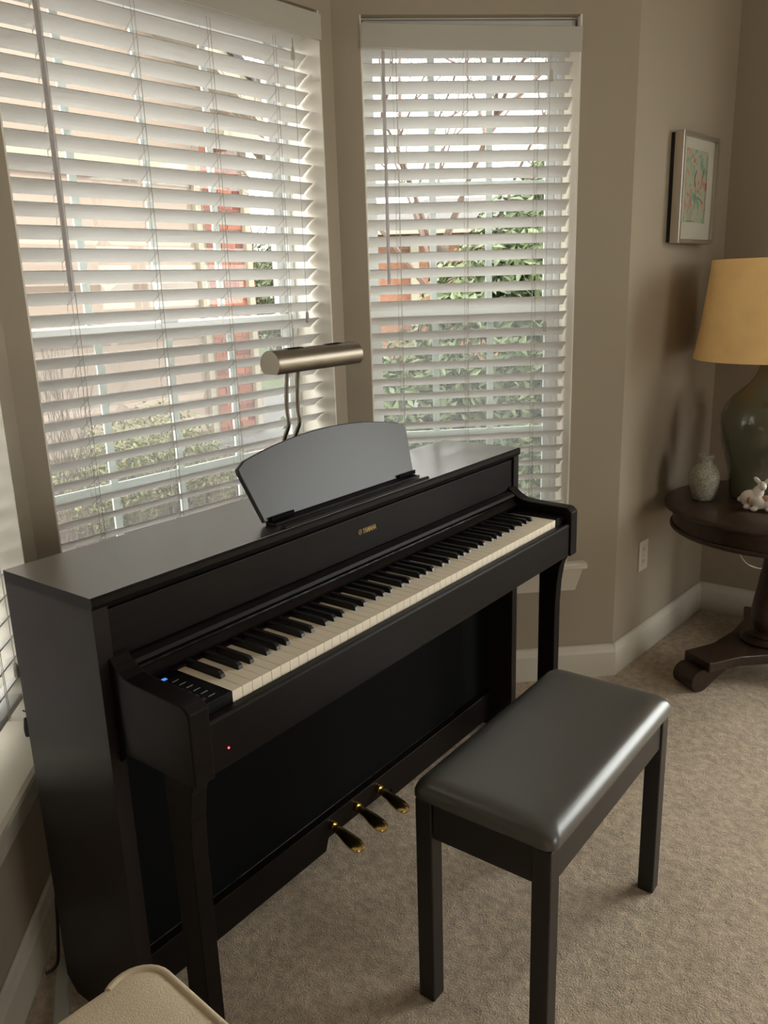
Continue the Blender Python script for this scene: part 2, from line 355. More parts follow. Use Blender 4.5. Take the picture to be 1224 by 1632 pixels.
blind('center', 2.0545, 32, (0.208, 0.455, 0.686, 0.918), (0.187, 2.06, 1.412), ((0.971, 2.047), (0.973, 1.317)), 'wide white slat blind on the window behind the piano', valz=(2.086, 2.154))
blind('right', 2.0467, 31, (0.193, 0.410, 0.632), (0.151, 2.072, 1.406), ((0.667, 2.006), (0.663, 1.257)), 'narrow white slat blind right of the piano, above its right arm', valz=(2.074, 2.142), valrot=0.0185)
blind('left', 2.0500, 31, (0.30, 0.51, 0.74), None, ((0.78, 0.60),), 'white slat blind at the left edge of the picture, beside the piano side', valz=(2.080, 2.148))

# ------------------------------------------------------------------ piano
P = thing('digital_piano', (0.7305, -0.23, 0), 'dark rosewood upright digital piano in the bay, standing in front of the blinds', 'piano')
XL, XR = 0.0, 1.461
lid = MB().prism([(0.0, .905), (0.0, .9262), (-.267, .9262), (-.2705, .922), (-.2705, .912), (-.268, .905)], 0, 0.0, 1.463)
lid_ = part('lid', lid, WOOD, P)
part('lid_surface', MB().box(.0005, 1.4625, -.2665, -.0005, .92621, .927), LIDW, lid_, label='top surface of the lid with boosted sheen')
part('side_panel', MB().prism([(0, .03), (0, .905), (-.268, .905), (-.268, .0), (-.03, 0)], 0, 0.0, 0.030), SIDEW, P)
part('side_panel', MB().prism([(0, .03), (0, .9045), (-.268, .9045), (-.268, .0), (-.03, 0)], 0, 1.428, 1.458), SIDEW, P, bevel=0.0015)
fas = part('front_panel', MB().box(.0305, 1.4275, -.262, -.245, .806, .896), WOOD, P, bevel=0.001)
part('groove_strip', MB().box(.0305, 1.4275, -.254, -.245, .8962, .9045), PBLACK, P)
part('back_board', MB().box(.0305, 1.4275, -.018, -.002, .13, .9045), PBLACK, P)
part('lower_panel', MB().box(.0305, 1.4275, -.1778, -.150, .131, .6395), PBLACK, P)
# key cover rail and slope
fb = part('key_cover', MB().prism([(-.2615, .8055), (-.272, .8055), (-.283, .800), (-.287, .794), (-.284, .789), (-.2615, .789)], 0, .060, 1.401), WOOD, P, bevel=0.001)
part('cover_trim', MB().prism([(-.2765, .7885), (-.2865, .7875), (-.287, .7835), (-.2765, .7835)], 0, .060, 1.401), PGLOSS, P)
part('slope_board', MB().prism([(-.262, .783), (-.283, .783), (-.300, .772), (-.2985, .768), (-.262, .768)], 0, .060, 1.401), WOOD, P)
part('inner_shadow_board', MB().box(.060, 1.401, -.285, -.262, .657, .7675), PBLACK, P)
part('felt_strip', MB().box(.131, 1.358, -.296, -.2855, .735, .752), FELT, P)
# arms
def arm(x0, x1):
    pts = [(-.262, .818), (-.270, .812), (-.280, .803), (-.293, .794), (-.310, .7865), (-.332, .783), (-.380, .7815), (-.446, .7795), (-.455, .778), (-.467, .767), (-.4675, .638), (-.330, .638), (-.300, .636), (-.281, .628), (-.262, .612)]
    return part('arm', MB().prism(pts, 0, x0, x1), WOOD, P, bevel=0.0025)
arm(.0185, .0595); arm(1.4015, 1.4425)
kb = part('keyboard', MB().box(.060, 1.401, -.443, -.2985, .640, .728), PBLACK, P)
part('keybed', MB().box(.0305, 1.4275, -.2605, -.03, .640, .655), PBLACK, P)
part('key_slip', MB().prism([(-.4435, .640), (-.4435, .7335), (-.446, .7355), (-.458, .7345), (-.462, .730), (-.462, .640)], 0, .060, 1.401), WOOD, P, bevel=0.001)
X0 = 0.1336; KW = 1.222/52; ZK = 0.7538
panel = part('control_panel', MB().box(.060, X0-.0015, -.4425, -.297, .7285, .7560), PGLOSS, P, bevel=0.001)
part('key_block', MB().box(X0+1.222+.0015, 1.401, -.4425, -.297, .7285, .7560), WOOD, P, bevel=0.001)
btn = mat('button_dark', (0.03, 0.03, 0.03), 0.3); mark = mat('button_mark', (0.45, 0.43, 0.40), 0.5)
for i in range(6):
    y = -.425 + i*.0185
    part('button', MB().box(.074, .088, y-.004, y+.004, .7562, .7578), btn, panel, bevel=0.0008)
    part('print_line', MB().box(.095, .109, y-.0007, y+.0007, .75605, .7563), mark, panel)
part('display', MB().box(.078, .098, -.316, -.309, .7562, .7572), mat('blue_display', (0.02, 0.06, 0.15), 0.3, emit=(0.12, 0.35, 1.0), estr=0.45), panel)
part('volume_slider', MB().box(.0665, .0715, -.40, -.392, .7562, .7595), mark, panel)
part('power_light', MB().lathe([(0, .0012), (.0014, .0012), (.0018, 0)], 12, (0, 0, 0)), mat('red_light', (0.4, 0.02, 0.02), 0.4, emit=(1.0, 0.03, 0.04), estr=6.0), P)
pl = [o for o in P.children if o.name.startswith('power_light')][0]; pl.data.transform(Matrix.Translation(Vector(P.location)))
pl.data.transform(Matrix.Rotation(math.radians(90), 4, 'X')); pl.location = Vector((0.0967, -.4621, .6728)) - Vector(P.location)
# white keys: three notch shapes are enough (front part full width, back part cut for the black keys)
def white_mesh(cl, cr):
    w_ = KW - .0012; yb, yf, ym = -.2975, -.4403, -.390
    pts = [(0, yf), (w_, yf), (w_, ym), (w_-cr, ym), (w_-cr, yb), (cl, yb), (cl, ym), (0, ym)]
    q = []
    for t_ in pts:
        if not q or (Vector(t_)-Vector(q[-1])).length > 1e-6: q.append(t_)
    return MB().prism(q, 2, ZK-.021, ZK).mesh('white_key', IVORY)
bkw = 0.0112
blk_after = {0: .0142, 1: .0187, 3: .0135, 4: .0164, 5: .0192}     # black key centre offset from the left edge of the white key to its left, C=0
meshes = {}; bm_ = None
bl = MB(); h0, h1 = ZK-.004, ZK+.0115; yb, yf = -.2975, -.3915
bl.add([(-bkw/2, yb, h0), (bkw/2, yb, h0), (bkw/2, yf, h0), (-bkw/2, yf, h0), (-bkw/2+.0009, yb, h1), (bkw/2-.0009, yb, h1), (bkw/2-.0013, yf+.010, h1), (-bkw/2+.0013, yf+.010, h1), (bkw/2-.001, yf+.0035, h1-.005), (-bkw/2+.001, yf+.0035, h1-.005)],
       [(0, 3, 2, 1), (4, 5, 6, 7), (0, 1, 5, 4), (1, 2, 8, 6, 5), (0, 4, 7, 9, 3), (7, 6, 8, 9), (9, 8, 2, 3)])
blme = bl.mesh('black_key', EBONY); po = Vector(P.location)
for i in range(52):
    nt_ = (i+5) % 7          # keyboard starts on A
    hasR = nt_ in blk_after and i < 51; prev = (nt_-1) % 7; hasL = prev in blk_after and i > 0
    cr = (KW - (blk_after[nt_] + KW*0 + 0) ) if hasR else 0
    cR = max(0, KW - (blk_after[nt_]+KW*.30) + bkw/2 + .0006) if hasR else 0
    # black key centre measured from this white key's left edge
    cen = blk_after[nt_]+KW*.30 if hasR else None
    cL = max(0, (blk_after[prev]+KW*.30 + bkw/2 - KW) + .0006) if hasL else 0
    key = (round(cL, 4), round(cR, 4))
    if key not in meshes: meshes[key] = white_mesh(cL, cR)
    link('white_key', meshes[key], kb, Vector((X0+i*KW, 0, random.uniform(-.0002, .0002)))-po)
    if hasR: link('black_key', blme, kb, Vector((X0+i*KW+cen, 0, 0))-po)
# legs, feet
for x0, x1 in ((.030, .064), (1.398, 1.432)):
    part('leg', MB().prism([(-.372, .038), (-.425, .038), (-.425, .48), (-.429, .55), (-.437, .605), (-.450, .6375), (-.372, .6375)], 0, x0, x1), WOOD, P, bevel=0.002)
    part('foot', MB().box(x0-.004 if x0 < .5 else x0, x1 if x0 < .5 else x1+.004, -.432, -.2685, .0, .0375), WOOD, P, bevel=0.003)
# pedal rail with the notch under the pedals
rail = MB().prism([(.0305, .040), (.600, .040), (.612, .072), (.872, .072), (.884, .040), (1.4275, .040), (1.4275, .130), (.0305, .130)], 1, -.200, -.178)
part('pedal_rail', rail, WOOD, P, bevel=0.0015)
for x in (.622, .718, .812):
    # pedal: flat brass lever that swells to a rounded toe
    pts = []; sec = [(-.196, .102, .010, .008), (-.218, .100, .0105, .008), (-.236, .095, .014, .007), (-.258, .087, .0195, .006), (-.278, .080, .021, .006), (-.292, .075, .018, .005), (-.299, .0725, .009, .003)]
    n = 14; vs_ = []; fs_ = []
    for (y, z, a, b) in sec:
        for k in range(n):
            t = 2*math.pi*k/n; vs_.append((x + a*math.copysign(abs(math.cos(t))**.7, math.cos(t)), y, z + b*math.copysign(abs(math.sin(t))**.7, math.sin(t))))
    for i in range(len(sec)-1): fs_ += [(i*n+k, i*n+(k+1) % n, (i+1)*n+(k+1) % n, (i+1)*n+k) for k in range(n)]
    fs_ += [tuple(range(n)), tuple(range((len(sec)-1)*n, len(sec)*n))]
    pd = part('pedal', MB().add(vs_, fs_), GOLD, P, smooth=True, label='polished brass pedal')
    part('pedal_collar', MB().tube([(x, -.2005, .104), (x, -.212, .1035)], .0115, 14), GOLD, pd, smooth=True)
# maker's lettering and emblem on the front panel
def text_mesh(txt, size):
    cu = bpy.data.curves.new('lettering', 'FONT'); cu.body = txt; cu.size = size; cu.extrude = 0.0002; cu.align_x = 'LEFT'; cu.offset = size*.012
    ob = bpy.data.objects.new('tmp', cu); COL.objects.link(ob); dg = bpy.context.evaluated_depsgraph_get(); me = bpy.data.meshes.new_from_object(ob.evaluated_get(dg)); bpy.data.objects.remove(ob); return me
tm = text_mesh('YAMAHA', .0175); tm.materials.clear(); tm.materials.append(GOLDP)
wmin, wmax = min(v.co.x for v in tm.vertices), max(v.co.x for v in tm.vertices); sx = .050/(wmax-wmin)
for v in tm.vertices: v.co = Vector(((v.co.x-wmin)*sx, -v.co.z, v.co.y))
lt = link('maker_lettering', tm, fas, Vector((.717, -.2624, .8515))-po); lt['label'] = 'gold lettering reading YAMAHA'
em = MB()
ring = [(.0062, -.0002), (.0062, .0002), (.0054, .0002), (.0054, -.0002)]
vs_ = []; n = 28
for k in range(n):
    a = 2*math.pi*k/n; vs_ += [(r*math.cos(a), y, r*math.sin(a)) for r, y in ring]
em.add(vs_, [(k*4+i, ((k+1) % n)*4+i, ((k+1) % n)*4+(i+1) % 4, k*4+(i+1) % 4) for k in range(n) for i in range(4)])
for a in (90, 210, 330):
    c_, s_ = math.cos(math.radians(a)), math.sin(math.radians(a)); pz = (-s_*.0006, c_*.0006)
    em.add([(pz[0], -.0002, pz[1]), (-pz[0], -.0002, -pz[1]), (c_*.0056-pz[0], -.0002, s_*.0056-pz[1]), (c_*.0056+pz[0], -.0002, s_*.0056+pz[1]),
            (pz[0], .0001, pz[1]), (-pz[0], .0001, -pz[1]), (c_*.0056-pz[0], .0001, s_*.0056-pz[1]), (c_*.0056+pz[0], .0001, s_*.0056+pz[1])],
           [(0, 1, 2, 3), (4, 7, 6, 5), (0, 4, 5, 1), (1, 5, 6, 2), (2, 6, 7, 3), (3, 7, 4, 0)])
eo = link('emblem', em.mesh('emblem', GOLDP), fas, Vector((.7075, -.2624, .8578))-po); eo['label'] = 'round gold emblem with three crossed forks'
# music rest
n = 28; hw0, hw1 = .2685, .296; xc = .727; bot = []; 
outl = [(-hw0, 0.0), (hw0, 0.0)]
R_ = .020
for i in range(n+1):
    t = 1-2*i/n; x = t*hw1*.985; outl.append((x, .1315 + .0345*(1-t*t)))
pts2 = [(-hw0, 0), (hw0, 0), (hw1*.995, .112), (hw1*.998, .122)] + [(x, h) for x, h in outl[2:] if abs(x) < hw1*.955] + [(-hw1*.998, .122), (-hw1*.995, .112)]
tl = math.radians(20)
mr = MB(); nn = len(pts2); vs_ = []
for dd in (0, .012):
    for x, h in pts2: vs_.append((xc+x, -.2115 + h*math.sin(tl) + dd*math.cos(tl), .9345 + h*math.cos(tl) - dd*math.sin(tl)))
mr.add(vs_, [tuple(range(nn)), tuple(range(2*nn-1, nn-1, -1))] + [(i, i+nn, (i+1) % nn+nn, (i+1) % nn) for i in range(nn)])
rest = part('music_rest', mr, RESTW, P, bevel=0.002)
part('rest_ledge', MB().box(xc-.262, xc+.262, -.235, -.205, .9272, .9335), WOOD, rest, bevel=0.001)
part('page_bar', MB().prism([(-.252, .9272), (-.268, .9272), (-.270, .931), (-.266, .936), (-.258, .934)], 0, xc-.268, xc+.256), WOOD, rest, bevel=0.001)
for x in (xc-.22, xc+.235): part('hinge', MB().box(x-.035, x+.035, -.217, -.213, .934, .944), PBLACK, rest, bevel=0.001)
for x in (xc-.15, xc+.15): part('rest_strut', MB().tube([(x, -.150, 1.065), (x, -.095, .9285)], .003, 8), PBLACK, rest)

# ------------------------------------------------------------------ piano lamp on the lid
L = thing('piano_lamp', (0.69, -0.085, 0.9275), 'brushed nickel piano lamp with a half round shade standing behind the music rest', 'lamp')
part('base', MB().prism([(.63, -.125), (.80, -.125), (.80, -.045), (.63, -.045)], 2, .9275, .945), NICKEL, L, bevel=0.004)
ys_, zs_ = -.125, 1.246; rad = .0295; x0, x1 = .590, .876
pf = []; n = 26
for k in range(n+1):
    a = math.radians(-48 + (276)*k/n); pf.append((ys_ + rad*math.cos(a), zs_ + rad*math.sin(a)))
pin = [(ys_ + (y-ys_)*.955, zs_ + (z-zs_)*.955) for y, z in reversed(pf)]
shade = part('lamp_shade', MB().prism(pf+pin, 0, x0, x1), NICKEL, L, smooth=True)
for x in (x0, x1):
    part('end_cap', MB().prism([(ys_+(y-ys_)*.985, zs_+(z-zs_)*.985) for y, z in pf], 0, x-.0015 if x == x0 else x, x if x == x0 else x+.0015), NICKEL, shade)
for i in range(10):
    x = x0+.055+i*.0105 if i < 5 else x1-.055-(i-5)*.0105
    part('vent_slot', MB().box(x-.0032, x+.0032, ys_-.008, ys_+.006, zs_+rad*.974, zs_+rad+.0009), PBLACK, shade)
part('bulb', MB().tube([(x0+.07, ys_, zs_-.002), (x1-.05, ys_, zs_-.002)], .011, 12), mat('bulb_glass', (0.7, 0.7, 0.66), 0.3), shade, smooth=True)
for dx in (0, .036):
    x = .643+dx
    part('stem', MB().tube(curve([(x, -.123, 1.224), (x, -.120, 1.205), (x, -.116, 1.165), (x+.002, -.114, 1.135), (x+.004, -.115, 1.115), (x+.004, -.112, 1.098), (x+.002, -.100, 1.072), (x, -.092, 1.03), (x, -.088, .944)]), .0046, 10), NICKEL, L, smooth=True)

# ------------------------------------------------------------------ bench
B = thing('piano_bench', (0.704, -0.757, 0), 'black leather topped piano bench with four square legs on the carpet', 'bench')
bx0, bx1, by0, by1 = .408, .998, -.899, -.615
for x in (bx0, bx1-.037):
    for y in (by0, by1-.037):
        part('leg', MB().box(x, x+.037, y, y+.037, 0, .462), BENCHW, B, bevel=0.003)
ar = [(bx0+.038, bx1-.038, by0+.004, by0+.022), (bx0+.038, bx1-.038, by1-.022, by1-.004), (bx0+.004, bx0+.022, by0+.038, by1-.038), (bx1-.022, bx1-.004, by0+.038, by1-.038)]
for a, b, c, d in ar: part('apron', MB().box(a, b, c, d, .385, .462), BENCHW, B, bevel=0.0015)
sx0, sx1, sy0, sy1 = .403, 1.003, -.907, -.608
sm = MB(); NX, NY = 40, 26; lay = []
def rrect(ins, z, rc, n=10):
    pts = []
    for cx, cy, a0 in ((sx1-ins-rc, sy1-ins-rc, 0), (sx0+ins+rc, sy1-ins-rc, 90), (sx0+ins+rc, sy0+ins+rc, 180), (sx1-ins-rc, sy0+ins+rc, 270)):
        for k in range(n+1):
            a = math.radians(a0+90*k/n); pts.append((cx+rc*math.cos(a), cy+rc*math.sin(a), z))
    return pts
lv = [(.004, .4625, .020), (.0, .467, .022), (.0, .477, .022), (.002, .484, .022), (.006, .4925, .024), (.012, .4980, .026), (.022, .5020, .030), (.038, .5040, .036), (.075, .5050, .040), (.145, .5052, .004)]
vs_ = []; 
for ins, z, rc in lv: vs_ += rrect(ins, z, min(rc, .149-ins))
k_ = 44; fs_ = []
for i in range(len(lv)-1): fs_ += [(i*k_+j, i*k_+(j+1) % k_, (i+1)*k_+(j+1) % k_, (i+1)*k_+j) for j in range(k_)]
fs_ += [tuple(range(k_-1, -1, -1)), tuple(range((len(lv)-1)*k_, len(lv)*k_))]
part('seat_cushion', MB().add(vs_, fs_), LEATHER, B, smooth=True, label='smooth black leather seat')

# ------------------------------------------------------------------ round table
TX, TY, TZ = 2.353, -.815, .625
T = thing('pedestal_table', (TX, TY, 0), 'round dark mahogany pedestal table with scroll feet at the right edge', 'table')
part('table_top', MB().lathe([(0, .603), (.352, .603), (.366, .6035), (.377, .606), (.383, .612), (.383, .617), (.378, .6225), (.369, .625), (0, .625)], 96, (TX, TY, 0)), MAHOG, T, smooth=True)
ap = part('apron', MB().lathe([(.335, .602), (.352, .602), (.352, .548), (.335, .548)], 96, (TX, TY, 0), True), MAHOG, T, smooth=True)
part('bead', MB().lathe([(.335, .5475), (.356, .5475), (.3605, .542), (.3605, .536), (.355, .531), (.335, .531)], 96, (TX, TY, 0), True), MAHOG, ap, smooth=True)
part('under_board', MB().lathe([(0, .5965), (.334, .5965), (.334, .602), (0, .602)], 64, (TX, TY, 0)), MAHOG, T)
part('column', MB().lathe([(0, .596), (.10, .596), (.10, .575), (.055, .560), (.040, .52), (.034, .46), (.034, .42), (.038, .38), (.047, .32), (.056, .265), (.0605, .225), (.060, .195), (.052, .165), (.045, .150), (.048, .146), (.060, .142), (.062, .136), (.060, .130), (.072, .127), (.086, .124), (.092, .117), (.088, .110), (0, .110)], 48, (TX, TY, 0)), MAHOG, T, smooth=True)
# triform platform
pts = []; FA = [150, 17, 264]
for i, a in enumerate(FA):
    ar_ = math.radians(a); dv = Vector((math.cos(ar_), math.sin(ar_))); nv = Vector((-dv.y, dv.x))
    for t_, wv in ((.335, -.050), (.335, .050)): pts.append(tuple(Vector((TX, TY)) + dv*t_ + nv*wv*(-1)))
# go round counter clockwise with concave sides
pts = []
for a in sorted(FA):
    ar_ = math.radians(a); dv = Vector((math.cos(ar_), math.sin(ar_))); nv = Vector((-dv.y, dv.x)); cc = Vector((TX, TY))
    pts += [tuple(cc + dv*.19 - nv*.066), tuple(cc + dv*.325 - nv*.062), tuple(cc + dv*.325 + nv*.062), tuple(cc + dv*.19 + nv*.066)]
    nx_ = sorted(FA)[(sorted(FA).index(a)+1) % 3]; a2 = math.radians(a + ((nx_-a) % 360)/2); pts.append(tuple(cc + Vector((math.cos(a2), math.sin(a2)))*.125))
part('platform', MB().prism(pts, 2, .072, .1095), MAHOG, T, bevel=0.004)
for a in FA:
    ar_ = math.radians(a); dv = Vector((math.cos(ar_), math.sin(ar_), 0)); nv = Vector((-dv.y, dv.x, 0)); cc = Vector((TX, TY, 0))
    ft = MB()
    ft.tube([cc+dv*.345+nv*-.047+Vector((0, 0, .041)), cc+dv*.345+nv*.047+Vector((0, 0, .041))], .0405, 22)
    part('scroll_foot', ft, MAHOG, T, smooth=True)
    sp = MB(); q = []
    for rr_, zz in ((.335, .0005), (.315, .0005), (.270, .030), (.225, .052), (.215, .0715), (.318, .0715)):
        q.append((rr_, zz))
    vs_ = [cc+dv*r_+nv*s_*.040+Vector((0, 0, z_)) for s_ in (-1, 1) for r_, z_ in q]; m_ = len(q)
    sp.add(vs_, [tuple(range(m_)), tuple(range(2*m_-1, m_-1, -1))] + [(i, i+m_, (i+1) % m_+m_, (i+1) % m_) for i in range(m_)])
    part('foot_bracket', sp, MAHOG, T, bevel=0.003)

# ------------------------------------------------------------------ table lamp
LX, LY = 2.420, -.727
TL = thing('table_lamp', (LX, LY, TZ), 'green glass demijohn lamp with a mustard bell shade on the round table', 'lamp')
gm = bpy.data.materials.new('green_bottle_glass'); gm.use_nodes = True; gb = gm.node_tree.nodes['Principled BSDF']
gb.inputs['Base Color'].default_value = (0.125, 0.12, 0.072, 1); gb.inputs['Roughness'].default_value = 0.06; gb.inputs['Coat Weight'].default_value = 0.3; gb.inputs['Transmission Weight'].default_value = 0.1
prof = [(0, .6255), (.092, .6255), (.0985, .630), (.101, .64), (.104, .68), (.113, .73), (.124, .77), (.135, .81), (.146, .855), (.151, .895), (.147, .93), (.134, .962), (.112, .990), (.086, 1.012), (.062, 1.033), (.046, 1.055), (.034, 1.080), (.029, 1.105), (.028, 1.13), (.033, 1.135), (.033, 1.145), (0, 1.145)]
part('glass_body', MB().lathe(prof, 56, (LX, LY, 0)), gm, TL, smooth=True)
sh = [(.255, 1.120), (.249, 1.150), (.242, 1.19), (.235, 1.235), (.229, 1.29), (.222, 1.35), (.217, 1.40), (.2125, 1.452)]
part('lamp_shade', MB().lathe(sh + [(r-.003, z) for r, z in reversed(sh)], 64, (LX, LY, 0), True), SHADE, TL, smooth=True)
part('socket', MB().lathe([(0, 1.1455), (.022, 1.1455), (.022, 1.16), (.016, 1.17), (.016, 1.20), (0, 1.20)], 20, (LX, LY, 0)), NICKEL, TL, smooth=True)
hp = MB(); hp.tube([(LX+.016, LY, 1.155), (LX+.06, LY, 1.22), (LX+.07, LY, 1.32), (LX+.04, LY, 1.42), (LX, LY, 1.445)], .002, 6); hp.tube([(LX-.016, LY, 1.155), (LX-.06, LY, 1.22), (LX-.07, LY, 1.32), (LX-.04, LY, 1.42), (LX, LY, 1.445)], .002, 6)
for a in (0, 60, 120): 
    d_ = Vector((math.cos(math.radians(a)), math.sin(math.radians(a)), 0))*.211; c_ = Vector((LX, LY, 1.446)); hp.tube([c_-d_, c_+d_], .0016, 6)
part('harp', hp, NICKEL, TL)
part('bulb', MB().lathe([(0, 1.2005), (.012, 1.2005), (.018, 1.225), (.029, 1.255), (.030, 1.275), (.022, 1.298), (0, 1.305)], 20, (LX, LY, 0)), mat('bulb_white', (0.75, 0.74, 0.7), 0.4), TL, smooth=True)
part('cord', MB().tube(curve([(LX+.10, LY-.02, .630), (LX+.16, LY-.02, .629), (LX+.24, LY, .629), (LX+.328, LY+.01, .629), (LX+.345, LY+.01, .60), (LX+.335, LY, .42), (LX+.22, LY-.01, .30), (LX+.07, LY+.02, .335), (LX+.005, LY+.05, .40), (LX+.02, LY+.07, .48), (LX+.06, LY+.08, .5955)]), .0022, 6), CORD, TL, smooth=True)

# ------------------------------------------------------------------ small vase
VX, VY = 2.287, -.572
vm = mat('crackle_glaze', (0.52, 0.495, 0.40), 0.4, col2=(0.19, 0.185, 0.135), vscale=170, bump=0.25, bscale=170)
vp = [(0, .6255), (.034, .6255), (.038, .629), (.044, .650), (.0505, .680), (.0525, .700), (.051, .716), (.045, .733), (.035, .746), (.0265, .754), (.024, .760), (.0235, .770), (.0270, .776), (.0275, .781), (.0250, .784), (.0200, .783), (.0185, .770), (.020, .755), (0, .745)]
V = thing('bud_vase', (VX, VY, TZ), 'small speckled grey green ceramic vase with a narrow neck on the round table', 'vase')
part('body', MB().lathe(vp, 40, (VX, VY, 0)), vm, V, smooth=True)
part('rim', MB().lathe([(.0275, .7805), (.0283, .7835), (.0262, .7868), (.0225, .786), (.0220, .7832)], 40, (VX, VY, 0), True), mat('pale_rim', (0.36, 0.35, 0.29), 0.4), V, smooth=True)

# ------------------------------------------------------------------ rabbit figurine (two rabbits, moulded as one piece)
RX, RY = 2.235, -.772
F = thing('rabbit_figurine', (RX, RY, TZ), 'cream ceramic rabbit figurine with brown patches beside the green lamp', 'figurine')
view = Vector((RX-CP.x, RY-CP.y, 0)).normalized(); sidev = Vector((view.y, -view.x, 0))     # to the right along the table as the photo shows it
def rp(s, d, z): return Vector((RX, RY, TZ)) + sidev*s + view*d + Vector((0, 0, z))
mbF = MB(); R3 = Matrix((sidev, view, Vector((0, 0, 1)))).transposed()
def rball(s, d, z, a, b, c, tilt=0.0): mbF.ball(rp(s, d, z), a, b, c, 16, 10, R3 @ Matrix.Rotation(tilt, 3, 'Y'))
rball(-.028, .006, .036, .034, .024, .030); rball(-.008, .004, .052, .021, .019, .034, .35); rball(.006, .002, .082, .015, .0145, .0165); rball(.011, -.008, .078, .009, .009, .008)
rball(.035, -.010, .026, .042, .024, .024); rball(.002, -.016, .026, .024, .020, .022); rball(.064, -.008, .034, .020, .017, .018)
for s, d in ((-.036, -.012), (-.014, -.032), (.034, -.032), (.060, -.026)): rball(s, d, .0085, .013, .012, .0083)
rball(-.061, .006, .031, .009, .009, .009)
body = part('body', mbF, CERAM, F, smooth=True)
md = body.modifiers.new('fuse', 'REMESH'); md.mode = 'VOXEL'; md.voxel_size = 0.0022; md.use_smooth_shade = True
ms = body.modifiers.new('soft', 'SMOOTH'); ms.iterations = 6; ms.factor = 0.5
for s, tl_ in ((-.010, -.8), (.022, .75)):
    part('ear', MB().ball(rp(s, .004, .100), .0075, .0035, .0165, 12, 8, R3 @ Matrix.Rotation(tl_, 3, 'Y')), CERAM, F, smooth=True)
part('brown_patch', MB().ball(rp(.026, -.0095, .0330), .026, .0215, .0205, 14, 8, R3), CERAMB, F, smooth=True, label='brown patch on the back')
part('brown_patch', MB().ball(rp(-.030, -.0055, .034), .010, .0185, .015, 12, 8, R3), CERAMB, F, smooth=True, label='brown patch on the flank')

# ------------------------------------------------------------------ framed picture on the wall
PF, pang = frame_of(c2, c3); pt = (c3-c2).normalized(); PU0 = .262; PW, PZ0, PZ1 = .312, 1.512, 1.868
PIC = thing('framed_picture', c2 + pt*(PU0), 'silver framed floral watercolour with a wide mat hanging on the wall above the table', 'picture', pang)
PIC.location.z = PZ0
H_ = PZ1-PZ0; STEEL = mat('frame_silver', (0.55, 0.50, 0.43), 0.3, metal=0.9)
lpart('backing', MB().box(.004, PW-.004, -.014, -.001, .004, H_-.004), BLACKP, PIC)
fr_ = MB(); b_ = .014
fr_.box(0, b_, -.046, -.0145, 0, H_); fr_.box(PW-b_, PW, -.046, -.0145, 0, H_); fr_.box(b_, PW-b_, -.046, -.0145, 0, b_); fr_.box(b_, PW-b_, -.046, -.0145, H_-b_, H_)
lpart('frame', fr_, STEEL, PIC, bevel=0.0015)
lpart('mat_board', MB().box(b_, PW-b_, -.034, -.030, b_, H_-b_), mat('mat_board', (0.60, 0.53, 0.45), 0.9), PIC)
am = bpy.data.materials.new('watercolour_print'); am.use_nodes = True; nt = am.node_tree; ab = nt.nodes['Principled BSDF']; ab.inputs['Roughness'].default_value = 0.8
tc = nt.nodes.new('ShaderNodeTexCoord'); n1 = nt.nodes.new('ShaderNodeTexNoise'); n1.inputs['Scale'].default_value = 17; n1.inputs['Detail'].default_value = 2.5; n1.inputs['Distortion'].default_value = 1.2
nt.links.new(tc.outputs['Object'], n1.inputs['Vector']); cr = nt.nodes.new('ShaderNodeValToRGB'); nt.links.new(n1.outputs['Fac'], cr.inputs[0])
el = cr.color_ramp.elements; el[0].position = .24; el[0].color = (.07, .22, .15, 1); el[1].position = .72; el[1].color = (.50, .12, .09, 1)
for ps, cc in ((.33, (.18, .33, .24)), (.41, (.38, .42, .32)), (.48, (.46, .43, .32)), (.54, (.52, .40, .28)), (.61, (.50, .24, .18))):
    x_ = el.new(ps); x_.color = (*cc, 1)
nt.links.new(cr.outputs[0], ab.inputs['Base Color'])
aw, ah = PW*.60, H_*.665; ax0 = (PW-aw)/2-.004; az0 = (H_-ah)/2+.01
art = lpart('print', MB().box(ax0, ax0+aw, -.0352, -.0342, az0, az0+ah), am, PIC)
ink = mat('ink_stroke', (0.03, 0.06, 0.05), 0.8); rose = mat('rose_stroke', (0.35, 0.05, 0.06), 0.8)
for pts_, mm, rr_ in (([(.45, .18), (.47, .35), (.46, .55)], ink, .0016), ([(.42, .5), (.40, .62), (.47, .72)], rose, .004), ([(.70, .48), (.76, .62), (.80, .75)], rose, .0035), ([(.1, .40), (.16, .36)], ink, .002),
                      ([(.94, .05), (.95, .5), (.93, .95)], ink, .0014), ([(.15, .85), (.28, .93), (.36, .82)], ink, .0012), ([(.55, .36), (.70, .33), (.85, .28)], ink, .0016), ([(.10, .12), (.22, .22), (.30, .12)], ink, .0012), ([(.62, .95), (.70, .84), (.66, .74)], ink, .0011), ([(.12, .015), (.5, .02)], ink, .0010)):
    st = MB().tube([(ax0+aw*x, -.0353, az0+ah*z) for x, z in pts_], rr_, 6); st.v = [Vector((v.x, -.0353+(v.y+.0353)*.15, v.z)) for v in st.v]
    lpart('brush_stroke', st, mm, art)
lpart('glazing', MB().box(b_, PW-b_, -.0405, -.0395, b_, H_-b_), GLASS, PIC)

